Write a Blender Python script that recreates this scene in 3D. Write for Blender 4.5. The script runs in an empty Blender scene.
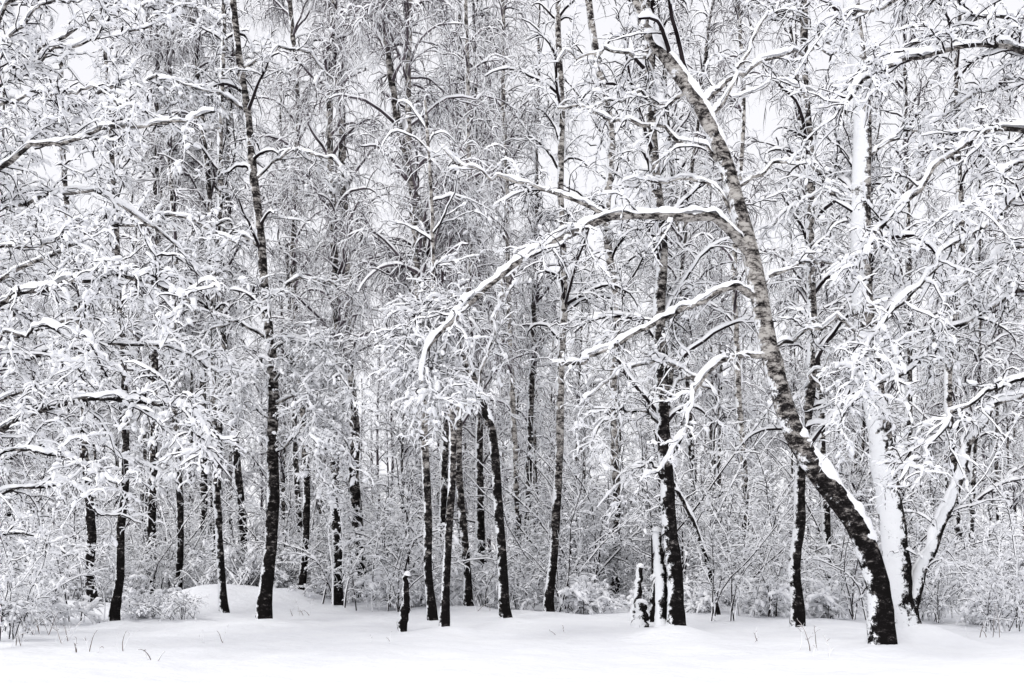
import bpy, math, numpy as np
F=996.0; HOR=555.0; CH=1.6
rng=np.random.default_rng(11)
scene=bpy.context.scene
COL=scene.collection
Z=np.array([0,0,1.0])

def nrm(v):
    return v/np.maximum(np.linalg.norm(v,axis=-1,keepdims=True),1e-9)

# ------------------------------------------------------------ terrain
MOUNDS=[]
def terr(x,y):
    x=np.asarray(x,float); y=np.asarray(y,float)
    z=-0.07+0.06*np.sin(x*0.33+1.0)*np.cos(y*0.25)+0.035*np.sin(x*0.9+y*0.55)+0.025*np.sin(x*1.9-y*1.3+.6)*np.sin(y*.7+x*.4)+0.018*np.sin(x*3.1+y*2.3)*np.sin(y*1.7-x)+0.012*np.sin(x*5.3-y*1.1)*np.sin(y*3.9+x*.8)
    z=z+0.5*np.exp(-((x+8.6)/3.8)**2-((y-33)/3.0)**2)+0.22*np.exp(-((x+6.9)/1.0)**2-((y-32)/1.2)**2)+0.25*np.exp(-((x+9.9)/1.2)**2-((y-31.5)/1.2)**2)+0.35*np.exp(-((x+15)/3)**2-((y-30)/2)**2)
    z=z+0.35*np.exp(-((x-9)/4)**2-((y-33)/2.5)**2)+0.35*np.exp(-((x-1)/4)**2-((y-36)/2)**2)
    z=z+0.012*np.clip(y-36,0,200)+np.clip(y-28,0,8)*0.03*np.sin(x*0.9+y*.3)
    for (mx,my,mh,ms) in MOUNDS:
        z=z+mh*np.exp(-((x-mx)**2+(y-my)**2)/(ms*ms))
    return z
def gy(py): return F*CH/(py-HOR)
def meas(px,py,Y): return np.array([(px-512)*Y/F,Y,CH+(HOR-py)*Y/F])

def smooth(points,n):
    P=np.array(points,float); m=len(P)
    if m==2:
        t=np.linspace(0,1,n)[:,None]; return P[0]*(1-t)+P[1]*t
    E=np.vstack([2*P[0]-P[1],P,2*P[-1]-P[-2]])
    out=[]
    for f in np.linspace(0,m-1-1e-6,n):
        i=int(f); t=f-i; a,b,c,d=E[i],E[i+1],E[i+2],E[i+3]
        out.append(0.5*((2*b)+(-a+c)*t+(2*a-5*b+4*c-d)*t*t+(-a+3*b-3*c+d)*t**3))
    return np.array(out)

# ------------------------------------------------------------ materials
def newmat(name):
    m=bpy.data.materials.new(name); m.use_nodes=True
    nt=m.node_tree
    for n in list(nt.nodes): nt.nodes.remove(n)
    out=nt.nodes.new('ShaderNodeOutputMaterial'); b=nt.nodes.new('ShaderNodeBsdfDiffuse')
    nt.links.new(b.outputs[0],out.inputs[0]); return m,nt,b
def N(nt,t,**k):
    n=nt.nodes.new(t)
    for a,v in k.items(): setattr(n,a,v)
    return n
def ramp(nt,src,stops):
    r=N(nt,'ShaderNodeValToRGB'); cr=r.color_ramp
    while len(cr.elements)<len(stops): cr.elements.new(0.5)
    for e,(p,c) in zip(cr.elements,stops):
        e.position=p; e.color=c if len(c)==4 else (*c,1)
    nt.links.new(src,r.inputs[0]); return r.outputs[0]

def snow_mat(name,c1,c2,scale,bump):
    m,nt,b=newmat(name)
    tc=N(nt,'ShaderNodeTexCoord')
    n=N(nt,'ShaderNodeTexNoise'); n.inputs['Scale'].default_value=scale; n.inputs['Detail'].default_value=3 if bump else 1
    nt.links.new(tc.outputs['Object'],n.inputs['Vector'])
    nt.links.new(ramp(nt,n.outputs['Fac'],[(0.3,c1),(0.7,c2)]),b.inputs['Color'])
    if bump:
        n2=N(nt,'ShaderNodeTexNoise'); n2.inputs['Scale'].default_value=scale*5; n2.inputs['Detail'].default_value=7
        nt.links.new(tc.outputs['Object'],n2.inputs['Vector'])
        bp=N(nt,'ShaderNodeBump'); bp.inputs['Strength'].default_value=bump; bp.inputs['Distance'].default_value=0.06
        nt.links.new(n2.outputs['Fac'],bp.inputs['Height']); nt.links.new(bp.outputs[0],b.inputs['Normal'])
    return m
SNOW=snow_mat("snow",(0.90,0.905,0.93),(0.95,0.955,0.97),2.0,0)
GROUND=snow_mat("ground_snow",(0.86,0.87,0.90),(0.91,0.92,0.94),0.8,0.8)

def twig_mat(name,c1,c2):
    m,nt,b=newmat(name)
    tc=N(nt,'ShaderNodeTexCoord')
    n=N(nt,'ShaderNodeTexNoise'); n.inputs['Scale'].default_value=3; n.inputs['Detail'].default_value=1
    nt.links.new(tc.outputs['Object'],n.inputs['Vector'])
    nt.links.new(ramp(nt,n.outputs['Fac'],[(0.35,c1),(0.65,c2)]),b.inputs['Color'])
    return m
TWIG=twig_mat("dark_twig",(0.010,0.008,0.009),(0.032,0.026,0.028))
TWIGB=twig_mat("frosted_hazy_twig",(0.022,0.018,0.021),(0.085,0.07,0.079))  # paler for background trees: frost, plus distance haze put into the colour
TWIGW=twig_mat("mauve_birch_twig",(0.035,0.028,0.033),(0.14,0.115,0.131))
GRASS=twig_mat("dry_grass",(0.06,0.035,0.025),(0.16,0.10,0.07))

def bark_mat(name,dark_h,whiteness,windsnow,wdir=(-0.85,-0.1,0.5),wgt=0.35,lo=-0.11):
    m,nt,b=newmat(name)
    tc=N(nt,'ShaderNodeTexCoord')
    mp=N(nt,'ShaderNodeMapping'); mp.inputs['Scale'].default_value=(3,3,6)
    nt.links.new(tc.outputs['Object'],mp.inputs['Vector'])
    n=N(nt,'ShaderNodeTexNoise'); n.inputs['Scale'].default_value=1.6; n.inputs['Detail'].default_value=7; n.inputs['Roughness'].default_value=0.8
    nt.links.new(mp.outputs[0],n.inputs['Vector'])
    sx=N(nt,'ShaderNodeSeparateXYZ'); nt.links.new(tc.outputs['Object'],sx.inputs[0])
    mr=N(nt,'ShaderNodeMapRange'); mr.inputs['From Min'].default_value=0.3; mr.inputs['From Max'].default_value=dark_h
    mr.inputs['To Min'].default_value=lo; mr.inputs['To Max'].default_value=whiteness
    nt.links.new(sx.outputs['Z'],mr.inputs['Value'])
    ad=N(nt,'ShaderNodeMath',operation='ADD'); nt.links.new(n.outputs['Fac'],ad.inputs[0]); nt.links.new(mr.outputs[0],ad.inputs[1])
    barkc=ramp(nt,ad.outputs[0],[(0.42,(0.010,0.009,0.009)),(0.50,(0.04,0.036,0.036)),(0.535,(0.2,0.183,0.172)),(0.62,(0.52,0.495,0.465))])
    g=N(nt,'ShaderNodeNewGeometry'); dt=N(nt,'ShaderNodeVectorMath',operation='DOT_PRODUCT')
    nt.links.new(g.outputs['Normal'],dt.inputs[0]); dt.inputs[1].default_value=wdir
    n3=N(nt,'ShaderNodeTexNoise'); n3.inputs['Scale'].default_value=2.8; n3.inputs['Detail'].default_value=8; n3.inputs['Roughness'].default_value=0.76
    nt.links.new(tc.outputs['Object'],n3.inputs['Vector'])
    m1=N(nt,'ShaderNodeMath',operation='MULTIPLY'); nt.links.new(dt.outputs['Value'],m1.inputs[0]); m1.inputs[1].default_value=wgt
    a2=N(nt,'ShaderNodeMath',operation='ADD'); nt.links.new(m1.outputs[0],a2.inputs[0]); nt.links.new(n3.outputs['Fac'],a2.inputs[1])
    r2=ramp(nt,a2.outputs[0],[(windsnow,(0,0,0)),(windsnow+0.04,(1,1,1))])
    mx=N(nt,'ShaderNodeMix',data_type='RGBA')
    nt.links.new(r2,mx.inputs[0]); nt.links.new(barkc,mx.inputs[6]); mx.inputs[7].default_value=(0.89,0.9,0.92,1)
    nt.links.new(mx.outputs[2],b.inputs['Color'])
    bp=N(nt,'ShaderNodeBump'); bp.inputs['Strength'].default_value=0.8; bp.inputs['Distance'].default_value=0.04
    nt.links.new(ad.outputs[0],bp.inputs['Height']); nt.links.new(bp.outputs[0],b.inputs['Normal'])
    return m
BIRCH=bark_mat("birch_bark",5.0,0.045,0.69,wgt=.3)
DARKB=bark_mat("dark_bark",7.0,0.01,0.67,wgt=.28)
FARB=bark_mat("far_birch_bark",7.0,-0.01,0.69)
PLAST=bark_mat("snow_plastered_bark",4.5,0.02,0.65,(-0.75,-0.35,0.5),0.3)
PLAST2=bark_mat("thickly_plastered_bark",4.5,0.02,0.59,(-0.7,-0.5,0.4),0.26)

# ------------------------------------------------------------ geometry
def spawn(P,R,n,t0,t1,L,K,ang=(0.6,1.1),flat=0.6,up=0.15,grav=0.3,wob=0.12,rr=0.6,rcap=0.03,taper=0.5):
    Np,K0,_=P.shape; n=int(n)
    seg=np.linalg.norm(np.diff(P,axis=1),axis=2).sum(1)
    i=rng.choice(Np,n,p=seg/seg.sum())
    t=rng.uniform(t0,t1,n); f=t*(K0-1); a=np.clip(f.astype(int),0,K0-2); fr=(f-a)[:,None]
    p=P[i,a]*(1-fr)+P[i,a+1]*fr
    tan=nrm(P[i,a+1]-P[i,a]); r=R[i,a]*(1-fr[:,0])+R[i,a+1]*fr[:,0]
    q=rng.normal(size=(n,3)); q-=tan*(q*tan).sum(1,keepdims=True); q[:,2]*=flat; q=nrm(q)
    an=rng.uniform(ang[0],ang[1],n)[:,None]
    d=nrm(tan*np.cos(an)+q*np.sin(an)+Z*up)
    l=L*(1-taper*t)*rng.uniform(0.4,1.45,n); st=(l/(K-1))[:,None]
    g=(grav*rng.uniform(.3,1.6,n))[:,None]
    out=[p]
    for k in range(1,K):
        d=nrm(d-Z*g*(2.0*k/K)*(3.0/K)+wob*rng.normal(size=(n,3)))
        p=p+d*st; out.append(p)
    r0=np.minimum(r*rr,rcap)
    return np.stack(out,1), r0[:,None]*np.linspace(1,0.35,K)[None,:]

def quads4(Np,K,S,closed=True):
    base=(np.arange(Np)*K*S)[:,None,None]+(np.arange(K-1)*S)[None,:,None]
    j=np.arange(S if closed else S-1)[None,None,:]; j2=(j+1)%S
    return np.stack([base+j,base+j2,base+S+j2,base+S+j],-1)

def twigs(P,R,snow,mode=4,width=0.45,tip=0.35,bare=0.0,darkkeel=0.6,var=0.5):
    Np,K,_=P.shape
    T=nrm(np.gradient(P,axis=1))
    s=np.cross(T,Z)+0.08*rng.normal(size=(Np,1,3)); s=nrm(s); u=nrm(np.cross(s,T))
    hor=np.sqrt(np.clip(1-T[...,2]**2,0,1))
    ends=np.ones(K); ends[-1]=tip; ends[0]=.8
    h=snow*(0.25+0.75*hor)*rng.uniform(1-var,1+var,(Np,K))*rng.uniform(.65,1.35,(Np,1))*ends
    isb=rng.random(Np)<bare
    h=np.where(isb[:,None],0.0,h)
    w=np.maximum(R,h*width); j=(rng.normal(size=(Np,K))*0.1*h)[...,None]
    e=lambda a:a[...,None]
    if mode==6:
        cs=[P-u*e(R*1.6),P+s*e(R*1.1),P+s*e(np.maximum(w,R*1.1))+u*e(R*.3+.35*h),P+u*e(R+h)+s*j,P-s*e(np.maximum(w,R*1.1))+u*e(R*.3+.35*h),P-s*e(R*1.1)]
        mi=np.tile(np.array([0,1,1,1,1,0]),(Np,K-1,1))
    elif mode==4:
        cs=[P-u*e(R*1.8),P+s*e(w)+u*e(.3*h),P+u*e(R+h)+s*j,P-s*e(w)+u*e(.3*h)]
        mi=np.tile(np.array([0,1,1,0]),(Np,K-1,1))
        whole=rng.random(Np)>darkkeel
        mi[whole]=1
    else:
        cs=[P-u*e(R+.2*h)+s*j,P+s*e(w)+u*e(.4*h),P-s*e(w)+u*e(.5*h+R)]
        mi=np.ones((Np,K-1,3),int)
    mi[isb]=0
    V=np.stack(cs,2).reshape(-1,3)
    q=quads4(Np,K,len(cs))
    return V,q.reshape(-1,4),mi.reshape(-1)

def lumps(P,n,size):
    """small rounded pillows of snow lying along the twigs"""
    Np,K,_=P.shape; n=int(n)
    i=rng.integers(0,Np,n); f=rng.uniform(0.1,K-1.001,n); a=f.astype(int); fr=(f-a)[:,None]
    c=P[i,a]*(1-fr)+P[i,a+1]*fr; T=nrm(P[i,a+1]-P[i,a])
    r=size*np.exp(np.clip(rng.normal(0,.36,n),-1,.75)); L=r*rng.uniform(.9,2.0,n)
    s=nrm(np.cross(T,Z)+0.05*rng.normal(size=(n,3))); u=nrm(np.cross(s,T))
    c=c+u*(r*.6)[:,None]
    ks=np.array([-1,-.45,.4,1.0]); rs=np.array([.35,.95,.95,.35])
    aa=np.arange(5)*2*np.pi/5
    C=c[:,None]+T[:,None]*(L[:,None]*ks)[...,None]-Z*(np.abs(ks)**2*.2*r[:,None])[...,None]
    rad=r[:,None,None]*rs[None,:,None]*rng.uniform(.75,1.25,(n,4,5))
    V=C[:,:,None]+s[:,None,None]*(np.cos(aa)*rad)[...,None]+u[:,None,None]*(np.sin(aa)*rad*.85)[...,None]
    q=quads4(n,4,5).reshape(-1,4)
    return V.reshape(-1,3),q,np.ones(len(q),int)

def tube(P,R,S,mat=0,wob=0.05):
    P=P[None] if P.ndim==2 else P; R=R[None] if R.ndim==1 else R
    Np,K,_=P.shape
    T=nrm(np.gradient(P,axis=1))
    mean=nrm(T.mean(1,keepdims=True))
    ref=np.where(np.abs(mean[...,2:3])>0.75,np.array([1.0,0,0]),Z)
    s=nrm(np.cross(T,np.broadcast_to(ref,T.shape))); u=nrm(np.cross(s,T))
    a=np.linspace(0,2*np.pi,S,endpoint=False)
    rr=R[...,None]*(1+wob*rng.normal(size=(Np,K,S)))
    V=P[:,:,None]+s[:,:,None]*(np.cos(a)*rr)[...,None]+u[:,:,None]*(np.sin(a)*rr)[...,None]
    q=quads4(Np,K,S).reshape(-1,4)
    return V.reshape(-1,3),q,np.full(len(q),mat)

def cap(P,R,h,thr=0.15,mat=0,cover=1.3):
    K0=len(P); Lg=np.linalg.norm(np.diff(P,axis=0),axis=1).sum()
    K=max(8,int(Lg/0.06)); t=np.linspace(0,K0-1,K)
    P=np.stack([np.interp(t,np.arange(K0),P[:,c]) for c in range(3)],1); R=np.interp(t,np.arange(K0),R)
    def ns(sp,lo,hi):
        m=max(4,int(Lg/sp)); return np.interp(np.linspace(0,1,K),np.linspace(0,1,m),rng.uniform(lo,hi,m))
    T=nrm(np.gradient(P,axis=0)); hor=np.sqrt(np.clip(1-T[:,2]**2,0,1))
    s=nrm(np.cross(T,Z)+1e-4); u=nrm(np.cross(s,T))
    amt=np.clip((hor-thr)/(0.6-thr),-1,1)*ns(0.4,0.35,1.35)*ns(0.13,0.45,1.5)
    A=cover*ns(0.2,0.6,1.2)*ns(.1,.75,1.15)
    k=np.clip(amt/0.35,0,1)
    A=A*(0.35+0.65*k); hh=h*np.clip(amt,0,2)
    aa=np.linspace(-1,1,9)[None,:]*A[:,None]
    edge=1-np.abs(np.linspace(-1,1,9))[None,:]**4*0.25
    sink=(0.72+0.28*k)[:,None]
    rs=(R[:,None]*1.05+0.4*hh[:,None])*sink*edge
    ru=(R[:,None]*1.03+hh[:,None]*(0.3+0.7*np.cos(aa*0.8)))*sink*edge
    off=ns(0.35,-0.15,0.15)[:,None]*k[:,None]
    V=P[:,None]+s[:,None]*(np.sin(aa)*rs+off*R[:,None])[...,None]+u[:,None]*(np.cos(aa)*ru)[...,None]
    V=V+rng.normal(size=V.shape)*0.005
    q=quads4(1,K,9,closed=False).reshape(-1,4)
    return V.reshape(-1,3),q,np.full(len(q),mat)

def build(name,parts,mats,origin=(0,0,0),smooth_=True):
    Vs=[];Qs=[];Ms=[];o=0
    for V,q,m in parts:
        Vs.append(V);Qs.append(q+o);Ms.append(m);o+=len(V)
    V=np.concatenate(Vs)-np.asarray(origin,float); Q=np.concatenate(Qs); M=np.concatenate(Ms)
    me=bpy.data.meshes.new(name)
    me.vertices.add(len(V)); me.vertices.foreach_set("co",V.astype(np.float32).ravel())
    me.loops.add(len(Q)*4); me.loops.foreach_set("vertex_index",Q.astype(np.int32).ravel())
    me.polygons.add(len(Q)); me.polygons.foreach_set("loop_start",(np.arange(len(Q))*4).astype(np.int32))
    me.polygons.foreach_set("material_index",M.astype(np.int32))
    me.polygons.foreach_set("use_smooth",np.full(len(Q),smooth_,dtype=bool))
    for m in mats: me.materials.append(m)
    me.update(calc_edges=True)
    return me
def obj(name,data,parent=None,loc=None,**props):
    o=bpy.data.objects.new(name,data); COL.objects.link(o)
    if parent: o.parent=parent
    if loc is not None: o.location=[float(c) for c in loc]
    for k,v in props.items(): o[k]=v
    return o

# ------------------------------------------------------------ tree builder
def crown_parts(TP,TR,limbs,st,dens=1.0,near=True):
    parts=[]; P1s=[];R1s=[]
    K1=12
    if st['n1']>0:
        P,R=spawn(TP[None],TR[None],st['n1']*dens,st['t0'],0.99,st['L1'],K1,ang=st.get('a1',(0.5,1.15)),flat=0.8,up=st['up1'],grav=st['g1'],wob=0.14,rr=0.45,rcap=0.045,taper=0.55)
        P1s.append(P);R1s.append(R)
        parts.append(twigs(P,R,st['snow']*1.1,6))
    for (lp,lr,wt) in limbs:
        t=np.linspace(0,len(lp)-1,K1)
        for _ in range(wt):
            P1s.append(np.stack([np.interp(t,np.arange(len(lp)),lp[:,c]) for c in range(3)],1)[None])
            R1s.append(np.interp(t,np.arange(len(lp)),lr)[None])
    P1=np.concatenate(P1s);R1=np.concatenate(R1s)
    tot=np.linalg.norm(np.diff(P1,axis=1),axis=2).sum()
    n2=tot*st['d2']*dens; b=st.get('bare',0); lm=st.get('lump',0)
    P2,R2=spawn(P1,R1,n2,0.12,1.0,st['L2'],9 if near else 7,flat=st.get('flat',0.5),up=st.get('up2',0.12),grav=st['g2'],wob=0.24,rr=0.6,rcap=0.013,taper=0.35,ang=(.5,1.2))
    parts.append(twigs(P2,R2,st['snow']*(.62 if lm else 1),6,var=.6))
    P3,R3=spawn(P2,R2,n2*st['m3'],0.1,1.0,st['L3'],6 if near else 4,flat=0.7,up=st.get('up3',0.1),grav=st['g3'],wob=0.28,rr=0.7,rcap=0.006,taper=0.3,ang=(.5,1.3))
    parts.append(twigs(P3,R3,st['snow']*(.38 if lm else .75),4,0.5,bare=(.2 if lm else .1)+b,darkkeel=.8))
    if lm:
        parts.append(lumps(P2,n2*lm*2.2,st['snow']*.50)); parts.append(lumps(P3,n2*lm*7.5,st['snow']*.37))
    if st.get('m4',0)>0:
        P4,R4=spawn(P3,R3,n2*st['m3']*st['m4'],0.15,1.0,st['L4'],4 if near else 3,flat=0.8,up=0.1,grav=st['g4'],wob=0.28,rr=0.8,rcap=0.004,taper=0.2,ang=(.5,1.4))
        parts.append(twigs(P4,R4,st['snow']*(.42 if lm else .65),3,0.55,bare=.25+b))
    return parts

BI=dict(n1=30,t0=0.33,L1=3.2,up1=0.35,g1=0.5,d2=3.0,L2=1.1,g2=0.3,m3=6,L3=0.45,g3=0.35,m4=1.5,L4=0.2,g4=0.3,snow=0.05,lump=1.2)
WEEP=dict(n1=38,t0=0.36,L1=3.2,up1=0.5,g1=0.5,d2=3.2,L2=1.2,g2=0.6,m3=7,L3=0.85,g3=1.2,m4=2.0,L4=0.42,g4=0.9,snow=0.032,bare=.28)
SP=dict(n1=10,t0=0.3,L1=3.5,up1=0.1,g1=0.4,d2=4.8,L2=1.05,g2=0.3,m3=7.5,L3=0.38,g3=0.35,m4=1.5,L4=0.17,g4=0.3,snow=0.062,flat=0.45,lump=1.7)

def path(pts,Y,n,drift=0.0):
    m=len(pts); P=[]
    for i,p in enumerate(pts):
        P.append(meas(p[0],p[1],Y+drift*i/(m-1)))
    return smooth(P,n)

HERO=[]
def hero(name,label,cat,pts,r0,r1,limbs,st,dens=1.0,mat=None,Y=None,lean=0.0,tsnow=0.05,mound=0.10,twig=None,capthr=0.2,cover=1.3):
    Y=Y or gy(pts[0][1])
    if twig is None: twig=TWIGW if st.get('bare') else TWIG
    HERO.append(dict(name=name,label=label,cat=cat,pts=pts,r0=r0,r1=r1,limbs=limbs,st=st,dens=dens,mat=mat or BIRCH,Y=Y,lean=lean,tsnow=tsnow,twig=twig,capthr=capthr,cover=cover))
    bx=(pts[0][0]-512)*Y/F
    if mound: MOUNDS.append((bx+0.1,Y-0.05,mound,0.6))

hero("birch_tree","old leaning birch with snow along its trunk and long arching limbs","tree",
 [(882,648),(876,590),(856,528),(818,472),(789,418),(771,350),(758,290),(744,230),(724,160),(690,90),(652,32),(630,-10),(612,-60)],0.21,0.09,
 [([(750,255),(727,228),(700,216),(650,212),(605,216),(560,236),(520,263),(482,294),(455,322),(435,348),(424,385)],-1.6,0.085),
  ([(605,215),(565,198),(522,184),(480,172),(445,152)],0.5,0.03),
  ([(482,294),(450,300),(425,318),(410,345),(405,378)],-0.8,0.03,6),
  ([(470,305),(450,328),(442,358),(440,398)],-1.2,0.03,6),
  ([(455,322),(430,330),(418,358),(414,395)],-0.2,0.025,6),
  ([(460,318),(442,345),(430,372),(428,410)],-1.4,0.02,6),
  ([(520,263),(505,290),(495,320),(498,350)],-0.6,0.02),
  ([(760,300),(735,290),(700,305),(660,325),(620,345),(580,354),(555,372)],-0.9,0.06),
  ([(770,356),(742,355),(705,372),(690,400),(687,432),(670,460),(655,478)],-1.0,0.045),
  ([(700,380),(660,362),(620,375),(585,398)],0.6,0.03),
  ([(724,165),(690,140),(640,122),(600,112),(545,104)],1.0,0.04),
  ([(744,232),(710,190),(660,180),(620,185)],1.2,0.03),
  ([(755,290),(790,265),(820,262),(845,280)],1.0,0.03),
  ([(735,190),(770,165),(805,165),(830,185)],1.0,0.03),
  ([(772,350),(800,332),(838,322),(868,342)],-0.6,0.035),
  ([(702,105),(742,75),(790,55),(845,50)],1.2,0.035),
  ([(710,120),(730,90),(760,30),(800,0)],.8,0.03),
  ([(690,92),(660,100),(625,95),(590,110)],1.0,0.03),
  ([(660,45),(640,60),(600,50),(560,55)],0.8,0.03)],
 dict(BI,n1=5,t0=0.5,d2=2.5,L2=0.9,L3=0.40,m3=7,m4=1.6,snow=0.054,lump=1.5),tsnow=0.10,capthr=0.30,cover=1.6,mound=.14)
hero("birch_tree","forked birch with snow-plastered trunk and a limb leaning aside","tree",
 [(906,644),(899,560),(889,480),(880,430),(868,330),(859,250),(861,150),(856,40),(852,-50)],0.26,0.14,
 [([(909,618),(922,568),(942,518),(965,455),(990,412),(1032,392),(1080,380)],-0.8,0.14),
  ([(868,335),(842,350),(812,372),(790,400)],0.8,0.03),
  ([(859,255),(900,240),(950,262),(985,300)],-1.0,0.035),
  ([(861,125),(820,92),(780,82),(735,95)],0.8,0.035),
  ([(860,165),(900,132),(950,120),(1000,135)],0.5,0.035),
  ([(860,205),(825,190),(785,212),(760,240)],0.5,0.03),
  ([(858,60),(800,20),(750,5)],0.5,0.035)],
 dict(BI,n1=10,t0=0.45,d2=3.0,snow=0.056,lump=1.5),Y=18.9,tsnow=0.11,capthr=0.1,cover=1.4,mat=PLAST2,mound=.14)
hero("birch_tree","dark birch with thick snow clinging to its trunk","tree",
 [(677,636),(672,560),(667,500),(663,420),(659,330),(661,250),(655,150),(650,60),(648,-50)],0.17,0.08,
 [([(664,430),(640,410),(610,420),(590,450)],-0.6,0.03,2),([(663,400),(690,380),(715,400),(722,440)],-0.5,0.03,2),([(664,480),(650,465),(632,475),(622,500)],-0.5,0.025,2)],dict(BI,n1=22,t0=0.35),Y=20.4,mat=DARKB)
hero("birch_tree","slender birch with patchy white bark in deep snow","tree",
 [(797,626),(798,540),(801,480),(808,400),(812,300),(813,170),(805,60),(800,-50)],0.14,0.08,[],dict(BI,n1=24),dens=.75,mat=DARKB)
hero("birch_tree","dark-based birch with heavily snowed lower boughs","tree",
 [(264,619),(272,520),(274,460),(271,400),(268,330),(262,250),(252,150),(238,60),(228,-50)],0.165,0.08,
 [([(268,340),(240,322),(208,332),(180,372),(165,400)],-1.2,0.03,2),([(270,352),(300,336),(330,358),(352,405)],-1.8,0.03,3),
  ([(271,420),(240,402),(205,428),(180,470)],-1.4,0.026,2),([(272,405),(310,394),(340,425),(352,470)],-1.6,0.03,3),
  ([(266,300),(300,280),(335,285),(365,310)],0.8,0.03),([(273,455),(295,440),(318,460),(330,500)],-1.0,0.025,3),
  ([(270,370),(255,360),(240,390),(235,440)],-1.6,0.022,3),([(271,385),(290,370),(310,400),(315,450)],-2.0,0.022,3),
  ([(262,250),(225,225),(190,235),(160,260)],-.8,0.03),([(255,180),(290,150),(325,155),(350,180)],-.8,0.03),
  ([(245,110),(215,90),(185,95),(160,120)],-.6,0.03),([(240,70),(275,50),(310,55),(335,85)],.6,0.03)],
 dict(SP,n1=12,t0=0.45,L1=2.6,up1=.2,d2=3.2),mat=DARKB)
hero("birch_tree","thin pale birch with snow banked round its foot","tree",
 [(226,613),(218,540),(213,450),(212,350),(216,250),(221,150),(222,50),(220,-40)],0.11,0.06,[],dict(BI,n1=24),dens=.8,mat=PLAST)
hero("birch_tree","young dark birch leaning slightly in the snow","tree",
 [(114,619),(121,540),(126,450),(124,350),(118,250),(112,150),(108,50)],0.115,0.05,[],dict(SP,n1=22,t0=.35,L1=2.6,m4=1.2,d2=3.6,lump=1.3),dens=.7,mat=DARKB)
hero("birch_tree","young dark birch among snowy undergrowth","tree",
 [(93,608),(89,530),(85,440),(78,330),(66,200),(60,60)],0.16,0.07,[],dict(SP,n1=20,t0=.35,L1=3,snow=.055,m4=1.2,d2=3.6,lump=1.3),dens=.7,mat=DARKB)
hero("birch_tree","straight birch with drooping frosted twigs","tree",
 [(337,607),(335,520),(334,430),(336,330),(334,220),(330,120),(332,20),(333,-40)],0.15,0.09,[],dict(WEEP),dens=1,mat=DARKB)
hero("birch_tree","dark straight birch among snowy saplings","tree",
 [(360,602),(356,500),(354,420),(349,330),(345,220),(342,120),(335,20),(330,-40)],0.20,0.11,[],dict(WEEP,t0=.45),dens=.9,mat=DARKB)
hero("birch_tree","slim birch with frosted weeping crown","tree",
 [(433,621),(429,540),(425,430),(421,330),(412,220),(408,120),(410,20),(412,-40)],0.11,0.06,[],dict(WEEP),dens=.9)
hero("birch_tree","forked young birch with dark trunk","tree",
 [(444,628),(448,540),(451,450),(448,380),(436,300),(430,200),(425,100)],0.10,0.03,
 [([(451,442),(460,415),(472,396),(490,350),(500,300)],0.5,0.035)],dict(BI,n1=16,L1=2.2),dens=.7)
hero("birch_tree","thin grey birch behind a forked neighbour","tree",
 [(470,609),(465,540),(458,450),(462,350),(470,240),(468,120),(465,-20)],0.13,0.06,[],dict(WEEP,n1=32),dens=.9)
hero("birch_tree","dark birch bending over with a curved trunk","tree",
 [(507,621),(500,540),(494,450),(483,405),(462,350),(440,285),(418,215),(400,140),(388,50),(380,-30)],0.12,0.08,
 [],dict(WEEP),dens=.85,mat=DARKB)
hero("birch_tree","straight mottled birch standing in open snow","tree",
 [(549,614),(555,520),(559,430),(562,330),(563,250),(560,120),(558,0),(556,-50)],0.125,0.07,[],dict(BI,n1=30,t0=.38),dens=.8)
hero("birch_tree","birch with kinked upper trunk","tree",
 [(613,604),(616,520),(612,400),(616,310),(606,230),(612,140),(598,60),(584,-40)],0.15,0.11,[],dict(BI,n1=26,t0=.4),dens=.8)
hero("birch_tree","small dark leaning birch sapling","tree",
 [(718,617),(706,560),(690,515),(668,470),(655,430)],0.075,0.03,[],dict(BI,n1=10,L1=1.5,t0=.5),dens=.5,mat=DARKB)
hero("birch_tree","slim birch in front of the dense wood","tree",
 [(515,598),(518,500),(512,400),(508,280),(506,150),(502,20),(500,-60)],0.13,0.07,[],dict(WEEP),dens=.95)
hero("birch_tree","slim birch beside a mottled neighbour","tree",
 [(742,603),(745,500),(738,380),(735,260),(742,120),(738,0)],0.13,0.07,[],dict(WEEP,n1=26),dens=.9)
hero("birch_tree","tall slim birch with snowed branches","tree",
 [(960,604),(955,500),(950,380),(962,240),(955,100),(960,-30)],0.16,0.09,[],dict(BI),dens=.7,mat=DARKB)
hero("birch_tree","slim dark birch rising from snowy undergrowth","tree",
 [(300,602),(305,500),(300,380),(292,260),(298,120),(290,0),(288,-60)],0.13,0.07,[],dict(WEEP),dens=.9,mat=DARKB)
hero("birch_tree","slim dark birch with fine hanging twigs","tree",
 [(178,600),(180,500),(172,380),(176,260),(168,120),(172,0),(170,-60)],0.13,0.07,[],dict(WEEP),dens=.9,mat=DARKB)
def spread(px,Y,label,top,limbs,dens=1.0,snow=0.052,r=0.2,n1=6,**k):
    gpy=HOR+F*CH/Y
    hero("broadleaf_tree",label,"tree",[(px,gpy),(px-8,430),(px+4,250),(px-5,80),(px,top)],r,0.08,limbs,dict(SP,n1=n1,snow=snow,**k),dens=dens,Y=Y,mat=DARKB)
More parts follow.
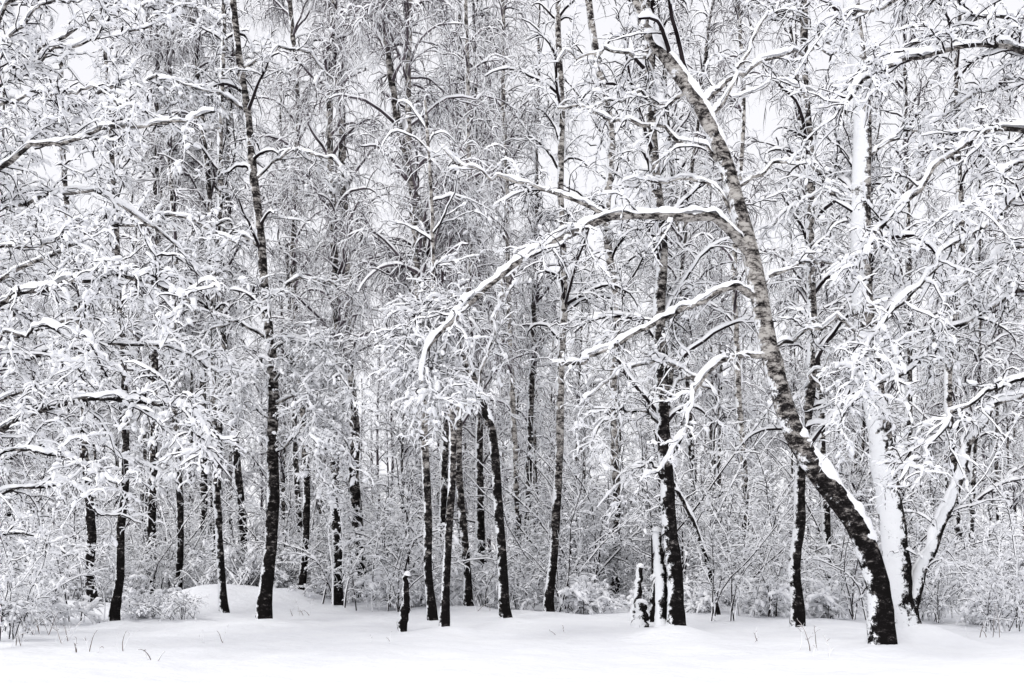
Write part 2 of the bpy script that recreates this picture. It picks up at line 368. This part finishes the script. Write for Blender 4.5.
spread(-75,16.0,"broad tree with heavy snow on arching boughs",-120,
 [([(-75,470),(0,430),(60,408),(120,396),(165,402),(200,425),(215,455)],-2.4,0.055),
  ([(-75,345),(0,305),(50,286),(110,276),(160,288),(200,318)],-2.6,0.055),
  ([(-75,265),(-10,215),(50,195),(110,202),(168,238),(195,272)],1.5,0.035),
  ([(-75,220),(0,165),(60,140),(120,128),(170,118),(212,112)],-1.8,0.045),
  ([(-75,150),(0,80),(50,55),(110,35),(170,34)],1.0,0.032),
  ([(-75,410),(-10,370),(50,352),(120,345),(180,354),(225,375)],1.8,0.034),
  ([(-75,530),(-20,500),(40,488),(90,500),(140,528)],0.5,0.03),
  ([(-75,90),(0,15),(60,-15),(120,-25)],-1.0,0.032),
  ([(-75,330),(-20,260),(30,240),(80,248),(120,262)],-1.5,0.028),
  ([(-75,120),(-20,60),(30,20),(80,-5)],-1.5,0.028),
  ([(-75,200),(-20,120),(30,95),(80,90),(130,100)],-1.5,0.028),
  ([(-75,390),(-20,350),(30,330),(75,335),(105,365)],-1.8,0.026),
  ([(-75,440),(-20,460),(30,450),(80,465),(118,490)],-1.8,0.028)],dens=0.95,snow=.058)
spread(-40,23.0,"broad tree thickly covered in fresh snow",-60,
 [([(-40,300),(40,260),(110,225),(180,220),(240,245)],-1.5,0.045),
  ([(-40,200),(30,140),(90,95),(150,80),(210,90)],1.0,0.045),
  ([(-40,420),(20,390),(80,385),(140,410),(180,440)],-1.0,0.04),
  ([(-40,120),(30,60),(90,20),(150,5),(220,10)],1.0,0.04),
  ([(-40,350),(30,330),(100,320),(160,340)],1.0,0.04),
  ([(-40,470),(30,450),(90,440),(150,470)],1.0,0.036),
  ([(-40,500),(0,530),(40,540),(70,560)],-1.0,0.036)],dens=1.0,snow=0.078)
spread(1105,14.5,"broad tree with snow-laden hanging boughs",-140,
 [([(1105,110),(1040,60),(985,45),(925,52),(870,78),(835,112)],-1.2,0.045),
  ([(1105,190),(1040,135),(988,130),(942,160),(902,202),(866,250),(845,290)],-1.2,0.045),
  ([(1105,270),(1030,205),(970,235),(915,290),(868,345),(850,380)],-1.2,0.03),
  ([(1105,350),(1030,290),(965,318),(905,368),(855,400),(832,440)],1.0,0.036),
  ([(1105,430),(1030,380),(975,402),(935,440),(900,478)],-1.0,0.028),
  ([(1105,60),(1040,0),(960,-15),(890,0),(830,30)],-0.5,0.036),
  ([(1105,220),(1035,165),(990,190),(950,225)],-1.5,0.024),
  ([(1105,320),(1035,250),(985,270),(945,310),(925,350)],.5,0.024),
  ([(1105,30),(1030,20),(960,25),(900,55),(860,100)],2.5,0.03),
  ([(1105,140),(1050,90),(1000,85),(955,105),(915,130)],1.5,0.024)],dens=.95,snow=0.054)
MOUNDS.append((7.3,18.4,.10,1.3)); MOUNDS.append((7.75,18.7,.2,.75)); MOUNDS.append((3.15,20.2,.12,.7))

def make_tree(h):
    Y=h['Y']; pts=h['pts']
    TP=path(pts,Y,56,h['lean'])
    bz=float(terr(TP[0,0],TP[0,1])); TP[0,2]=bz-0.2
    t=np.linspace(0,1,56); TR=h['r0']*(1-t)+h['r1']*t; TR[:4]*=np.array([1.4,1.22,1.1,1.04])
    wv=np.interp(np.linspace(0,1,56),np.linspace(0,1,12),rng.normal(0,.035,12)); wv[0]=0
    TP[:,0]+=wv
    org=np.array([TP[0,0],TP[0,1],bz])
    limbs=[]
    for lb in h['limbs']:
        lp,dr,lr=lb[:3]; wt=lb[3] if len(lb)>3 else 1
        LP=path(lp,Y,40,dr); ramp_=np.linspace(0,1,40)[:,None]
        kink=np.stack([np.interp(np.linspace(0,1,40),np.linspace(0,1,14),rng.normal(0,.055,14)) for _ in range(3)],1)
        LP=LP+0.012*rng.normal(size=LP.shape)*ramp_+kink*np.clip(ramp_*4,0,1)
        limbs.append((LP,np.linspace(lr,lr*0.28,40),wt))
    e=obj(h['name'],None,loc=org,label=h['label'],category=h['cat'],group="trees of the snowy birch wood")
    e.empty_display_size=0.5
    tp=[tube(TP,TR,14,0,0.045)]+[tube(lp,lr,8,0,0.05) for lp,lr,_ in limbs]
    obj("trunk",build("trunk",tp,[h['mat']],org,True),e)
    obj("crown",build("crown",crown_parts(TP,TR,limbs,h['st'],h['dens']),[h['twig'],SNOW],org),e)
    sp=[cap(TP,TR,h['tsnow'],h['capthr'],0,h['cover'])]+[cap(lp,lr,0.095 if lr[0]>0.05 else 0.07,0.0,0,1.15) for lp,lr,_ in limbs]
    obj("snow_cover",build("snow_cover",sp,[SNOW],org,True),e)
for h in HERO: make_tree(h)

def snag(px,py,topx,topy,r,label,mat=None):
    Y=gy(py); P=path([(px,py),((px+topx)/2+1,(py+topy)/2),(topx,topy)],Y,14)
    P[1:,0]+=rng.normal(0,.012,13)
    bz=float(terr(P[0,0],P[0,1])); P[0,2]=bz-0.15; R=np.linspace(r*1.25,r*0.7,14)*rng.uniform(.85,1.15,14)
    org=np.array([P[0,0],P[0,1],bz])
    e=obj("broken_tree_trunk",None,loc=org,label=label,category="dead tree",group="broken trunks in the snow")
    PT=np.vstack([P,P[-1]+[0.03,0,0.05]]); RT=np.append(R,r*0.2)
    obj("trunk",build("trunk",[tube(PT,RT,11,0,0.1)],[mat or DARKB],org,True),e)
    k=8; a=np.linspace(0,1,k); C=P[-1]+np.outer(a,[0.02,0,0.11])-[0,0,0.035]
    obj("snow_cap",build("snow_cap",[tube(C,r*.95*np.sqrt(np.clip(1-a**2,0.0004,1)),10,0,0.12)],[SNOW],org,True),e)
snag(403,627,406,574,0.085,"short broken trunk capped with snow")
snag(634,621,640,566,0.10,"broken dark trunk with snow on top",PLAST)
snag(651,620,655,582,0.08,"low broken trunk half buried in snow")
snag(662,632,657,530,0.13,"broken trunk plastered with thick snow",PLAST2)
snag(641,626,640,602,0.15,"stump half buried in snow",PLAST2)

# background birches ------------------------------------------------------------
def bg_template(st,hgt,r,bark):
    n=24; t=np.linspace(0,1,n)
    x=np.cumsum(rng.normal(0,0.07,n))*np.linspace(0,1,n); y=np.cumsum(rng.normal(0,0.07,n))*np.linspace(0,1,n)
    P=np.stack([x,y,t*hgt-0.2],1); R=np.linspace(r,r*0.25,n)
    return (build("trunk",[tube(P,R,7,0,0.05)],[bark],(0,0,0),True),
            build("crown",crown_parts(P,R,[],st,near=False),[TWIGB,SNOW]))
BG=[]
bgs=dict(n1=46,t0=0.14,L1=3.0,up1=0.4,g1=0.5,d2=2.4,L2=1.3,g2=0.5,m3=6,L3=0.8,g3=0.7,m4=.8,L4=0.4,g4=0.5,snow=0.058,bare=.12)
for k,(st,hg,r) in enumerate([(dict(bgs),22,0.16),(dict(bgs,g3=1.2,L3=.9,t0=.25,bare=.24,snow=.048),24,0.17),(dict(bgs,n1=42),19,0.14),(dict(bgs,n1=34,t0=.06,snow=.074,L1=2.4,bare=.0),13,0.11),(dict(bgs,n1=50,t0=.25,g3=1.1,bare=.24,snow=.048),25,0.18)]):
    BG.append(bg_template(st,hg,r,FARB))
placed=[(m[0],m[1]) for m in MOUNDS]
def bgtree(x,y,k,s):
    tm,cm=BG[k]
    e=obj("birch_tree",None,loc=(x,y,float(terr(x,y))),label="slender birch with frosted, snow-covered branches",category="tree",group="trees of the snowy birch wood")
    e.rotation_euler=(rng.normal(0,0.04),rng.normal(0,0.04),rng.uniform(0,6.28)); e.scale=(s,s,s)
    obj("trunk",tm,e); obj("crown",cm,e)
for (px,Y,k,s) in [(150,37,4,1.05),(205,41,1,1.1),(480,38,4,1.05),(525,42,1,1.1),(250,36,4,1.0),(700,40,4,1.1),(830,38,1,1.1),(440,44,4,1.15),(650,37,1,1.0),(910,40,4,1.1)]:
    x=(px-512)*Y/F; placed.append((x,Y)); bgtree(x,Y,k,s)
cnt=0;tries=0
while cnt<108 and tries<6000:
    tries+=1
    y=32+56*rng.random()**0.85; x=rng.uniform(-1,1)*(0.54*y+2)
    md=1.8 if y<50 else 2.3
    if any((x-a)**2+(y-b)**2<md*md for a,b in placed): continue
    placed.append((x,y)); cnt+=1
    bgtree(x,y,int(rng.choice(5,p=[.2,.2,.15,.25,.2])),rng.uniform(.8,1.15))

# shrubs and saplings ------------------------------------------------------------
def shrub_template(n,L,up,spreadang,snow,d2=5,grav=0.25,m3=4,L2=.6,L3=.3,r=.014,mat=TWIG,sd=.3,lump=1.5):
    base=np.zeros((n,2,3)); base[:,:,0]=rng.normal(0,sd,(n,1)); base[:,:,1]=rng.normal(0,sd,(n,1)); base[:,0,2]=-0.15
    base[:,1,2]=0.05
    P,R=spawn(base,np.full((n,2),r*1.2),n,0.9,1,L,10,ang=spreadang,flat=0.3,up=up,grav=grav,wob=0.12,rr=0.9,rcap=r,taper=0.0)
    parts=[twigs(P,R,snow*0.5,6)]
    tot=n*L
    P2,R2=spawn(P,R,tot*d2,0.12,1,L2,6,flat=.8,up=0.25,grav=0.35,wob=.24,rr=.6,rcap=.009,taper=.3)
    parts.append(twigs(P2,R2,snow*.6,4,bare=.15,darkkeel=.9))
    P3,R3=spawn(P2,R2,tot*d2*m3,0.1,1,L3,3,flat=.8,up=0.1,grav=.3,wob=.28,rr=.7,rcap=.006,taper=.2,ang=(.5,1.3))
    parts.append(twigs(P3,R3,snow*.55,3,0.5,bare=.3))
    parts.append(lumps(P2,tot*d2*lump*2.4,snow*.55)); parts.append(lumps(P3,tot*d2*lump*2.2,snow*.42)); parts.append(lumps(P,tot*3,snow*.6))
    return build("shrub",parts,[mat,SNOW])
SH=[shrub_template(14,2.6,0.2,(0.1,0.7),0.052,d2=4.5),shrub_template(16,1.9,0.1,(0.2,0.9),0.064,grav=.5,d2=4.5),
    shrub_template(8,4.0,0.5,(0.05,0.4),0.050,d2=4.2,r=.024,sd=.6,grav=.35),shrub_template(6,5.2,0.6,(0.02,0.3),0.048,d2=4.0,L2=.9,r=.03,sd=.7),
    shrub_template(20,1.1,0.1,(0.3,1.1),0.08,grav=.6,m3=5,lump=2.2)]
LB=["dense snowy shrub with thin dark stems","low arching shrub weighed down by snow","tall thin saplings dusted with snow","cluster of thin upright saplings with snow","low bush buried in fresh snow"]
NM=["snowy_shrub","snowy_shrub","sapling","sapling","snowy_bush"]; CT=["shrub","shrub","sapling","sapling","bush"]
def put(k,x,y,s):
    o=obj(NM[k],SH[k],loc=(x,y,float(terr(x,y))),label=LB[k],category=CT[k],group="undergrowth at the foot of the wood")
    o.rotation_euler=(0,0,rng.uniform(0,6.28)); o.scale=(s,s,s)
for i in range(205):
    y=30.5+19*rng.random()**1.4; x=rng.uniform(-1,1)*(0.55*y+1)
    k=int(rng.choice(5,p=[.26,.22,.22,.14,.16]))
    if -10.5<x<-5.5 and y<33.5: y+=4
    put(k,x,y,rng.uniform(0.7,1.15))
for (px,Y,k,s) in [(15,21,0,.8),(-5,19,0,.8),(180,26,1,.6),(1005,22,0,.7),(1020,24,2,.8),(385,29,2,.8),(580,28,3,.7),(705,25,3,.6),(760,26,2,.7),(840,26,2,.8),(930,26,0,.8),(140,27,4,.7),(55,25,2,.8),(960,27,2,.8),(730,29,3,.7),(520,30,2,.7),(590,28,4,.9),(770,27,4,.9),(990,25,4,.9),(700,28,4,.9),(830,27,4,.9),(40,24,4,.9)]:
    put(k,(px-512)*Y/F,Y,s)

def tuft(px,py,n,L,label):
    Y=gy(py); x=(px-512)*Y/F; z=float(terr(x,Y))
    base=np.zeros((n,2,3)); base[:,:,0]=rng.normal(0,0.16,(n,1)); base[:,:,1]=rng.normal(0,0.1,(n,1)); base[:,0,2]=-0.08; base[:,1,2]=0.01
    P,R=spawn(base,np.full((n,2),0.007),n,0.9,1,L,6,ang=(0.05,0.7),flat=.3,up=.1,grav=.35,wob=.1,rr=1,rcap=.007,taper=0)
    P2,R2=spawn(P,R,n*3,0.4,1,L*.3,4,grav=.2,rr=.8,rcap=.005)
    obj("dry_grass_tuft",build("dry_grass",[twigs(P,R,0.002),twigs(P2,R2,0.004)],[GRASS,SNOW]),loc=(x,Y,z),label=label,category="grass",group="dry stalks poking through the snow")
for a in [(35,632,10,.7),(60,640,7,.5),(20,645,6,.4),(100,650,5,.45),(86,652,3,.3),(213,637,5,.3),(818,650,6,.45),(835,655,3,.3),(655,606,6,.5),(300,612,5,.5),(480,612,5,.4),(10,620,9,.7),(985,636,7,.5),(560,632,3,.2),(380,640,3,.2),(740,640,3,.25),(150,660,3,.2)]:
    tuft(*a,"dry brown stalks poking out of the snow")

# distant wood, one mass ------------------------------------------------------------
parts=[]
n=110; X=rng.uniform(-68,68,n); YY=rng.uniform(90,122,n); Hh=rng.uniform(16,25,n)
TPs=np.zeros((n,10,3))
for i in range(n):
    t=np.linspace(0,1,10); TPs[i,:,0]=X[i]+np.cumsum(rng.normal(0,.12,10)); TPs[i,:,1]=YY[i]; TPs[i,:,2]=terr(X[i],YY[i])-.2+t*Hh[i]
TRs=np.broadcast_to(np.linspace(.2,.05,10),(n,10))
parts.append(tube(TPs,TRs,5,0))
P,R=spawn(TPs,TRs,n*30,.1,1,3.2,6,ang=(.5,1.1),up=.3,grav=.5,rr=.5,rcap=.05); parts.append(twigs(P,R,.07))
P2,R2=spawn(P,R,n*230,.1,1,1.5,4,grav=.9,rr=.7,rcap=.03); parts.append(twigs(P2,R2,.07,3,bare=.3))
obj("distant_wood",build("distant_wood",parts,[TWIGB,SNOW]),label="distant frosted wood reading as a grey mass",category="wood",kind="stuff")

xs=np.concatenate([-np.geomspace(400,26,40),np.linspace(-25,25,260),np.geomspace(26,400,40)])
ys=np.concatenate([-np.geomspace(100,2,12),np.linspace(0,10,20),np.linspace(10.2,42,230),np.geomspace(43,600,50)])
GX,GY=np.meshgrid(xs,ys); GZ=terr(GX,GY)
far=np.clip((GY-150)/100,0,1); GZ=GZ*(1-far)+1.4*far
GV=np.stack([GX,GY,GZ],-1).reshape(-1,3); nx=len(xs); ny=len(ys)
ii=(np.arange(ny-1)*nx)[:,None]+np.arange(nx-1)[None]
GQ=np.stack([ii,ii+1,ii+nx+1,ii+nx],-1).reshape(-1,4)
obj("ground",build("ground",[(GV,GQ,np.zeros(len(GQ)))],[GROUND],(0,0,0),True),kind="structure",label="smooth fresh snow covering the forest clearing",category="ground")

# light --------------------------------------------------------------------------------
w=bpy.data.worlds.new("World"); scene.world=w; w.use_nodes=True; nt=w.node_tree
try: w.cycles.sampling_method='NONE'   # an even overcast needs no light map
except Exception as ex: print(ex)
bg=nt.nodes['Background']; sk=nt.nodes.new('ShaderNodeTexSky'); sk.sky_type='NISHITA'; sk.sun_disc=False
EL=42; AZ=-150
sk.sun_elevation=math.radians(EL); sk.sun_rotation=math.radians(AZ)
hs=nt.nodes.new('ShaderNodeHueSaturation'); hs.inputs['Saturation'].default_value=0.25
mx=nt.nodes.new('ShaderNodeMix'); mx.data_type='RGBA'; mx.inputs[0].default_value=0.8
nt.links.new(sk.outputs[0],hs.inputs['Color']); nt.links.new(hs.outputs[0],mx.inputs[6]); mx.inputs[7].default_value=(8.35,8.3,8.65,1)
nt.links.new(mx.outputs[2],bg.inputs[0]); bg.inputs[1].default_value=0.132
sd=bpy.data.lights.new("sun",'SUN'); sd.energy=1.5; sd.angle=math.radians(20); sd.color=(1,0.985,0.965)
so=bpy.data.objects.new("sun",sd); COL.objects.link(so)
a=math.radians(AZ); el=math.radians(EL)
from mathutils import Vector
dirn=Vector((math.sin(a)*math.cos(el),math.cos(a)*math.cos(el),math.sin(el)))
so.rotation_euler=dirn.to_track_quat('Z','Y').to_euler()

cam=bpy.data.cameras.new("camera"); co=bpy.data.objects.new("camera",cam); COL.objects.link(co)
co.location=(0,0,CH); co.rotation_euler=(math.radians(90),0,0)
cam.lens=35.0; cam.sensor_width=36; cam.shift_y=(HOR-341.5)/1024; cam.clip_end=1500
scene.camera=co
scene.view_settings.view_transform='Standard'; scene.view_settings.look='None'; scene.view_settings.exposure=0
print("polys",sum(len(m.polygons) for m in bpy.data.meshes))
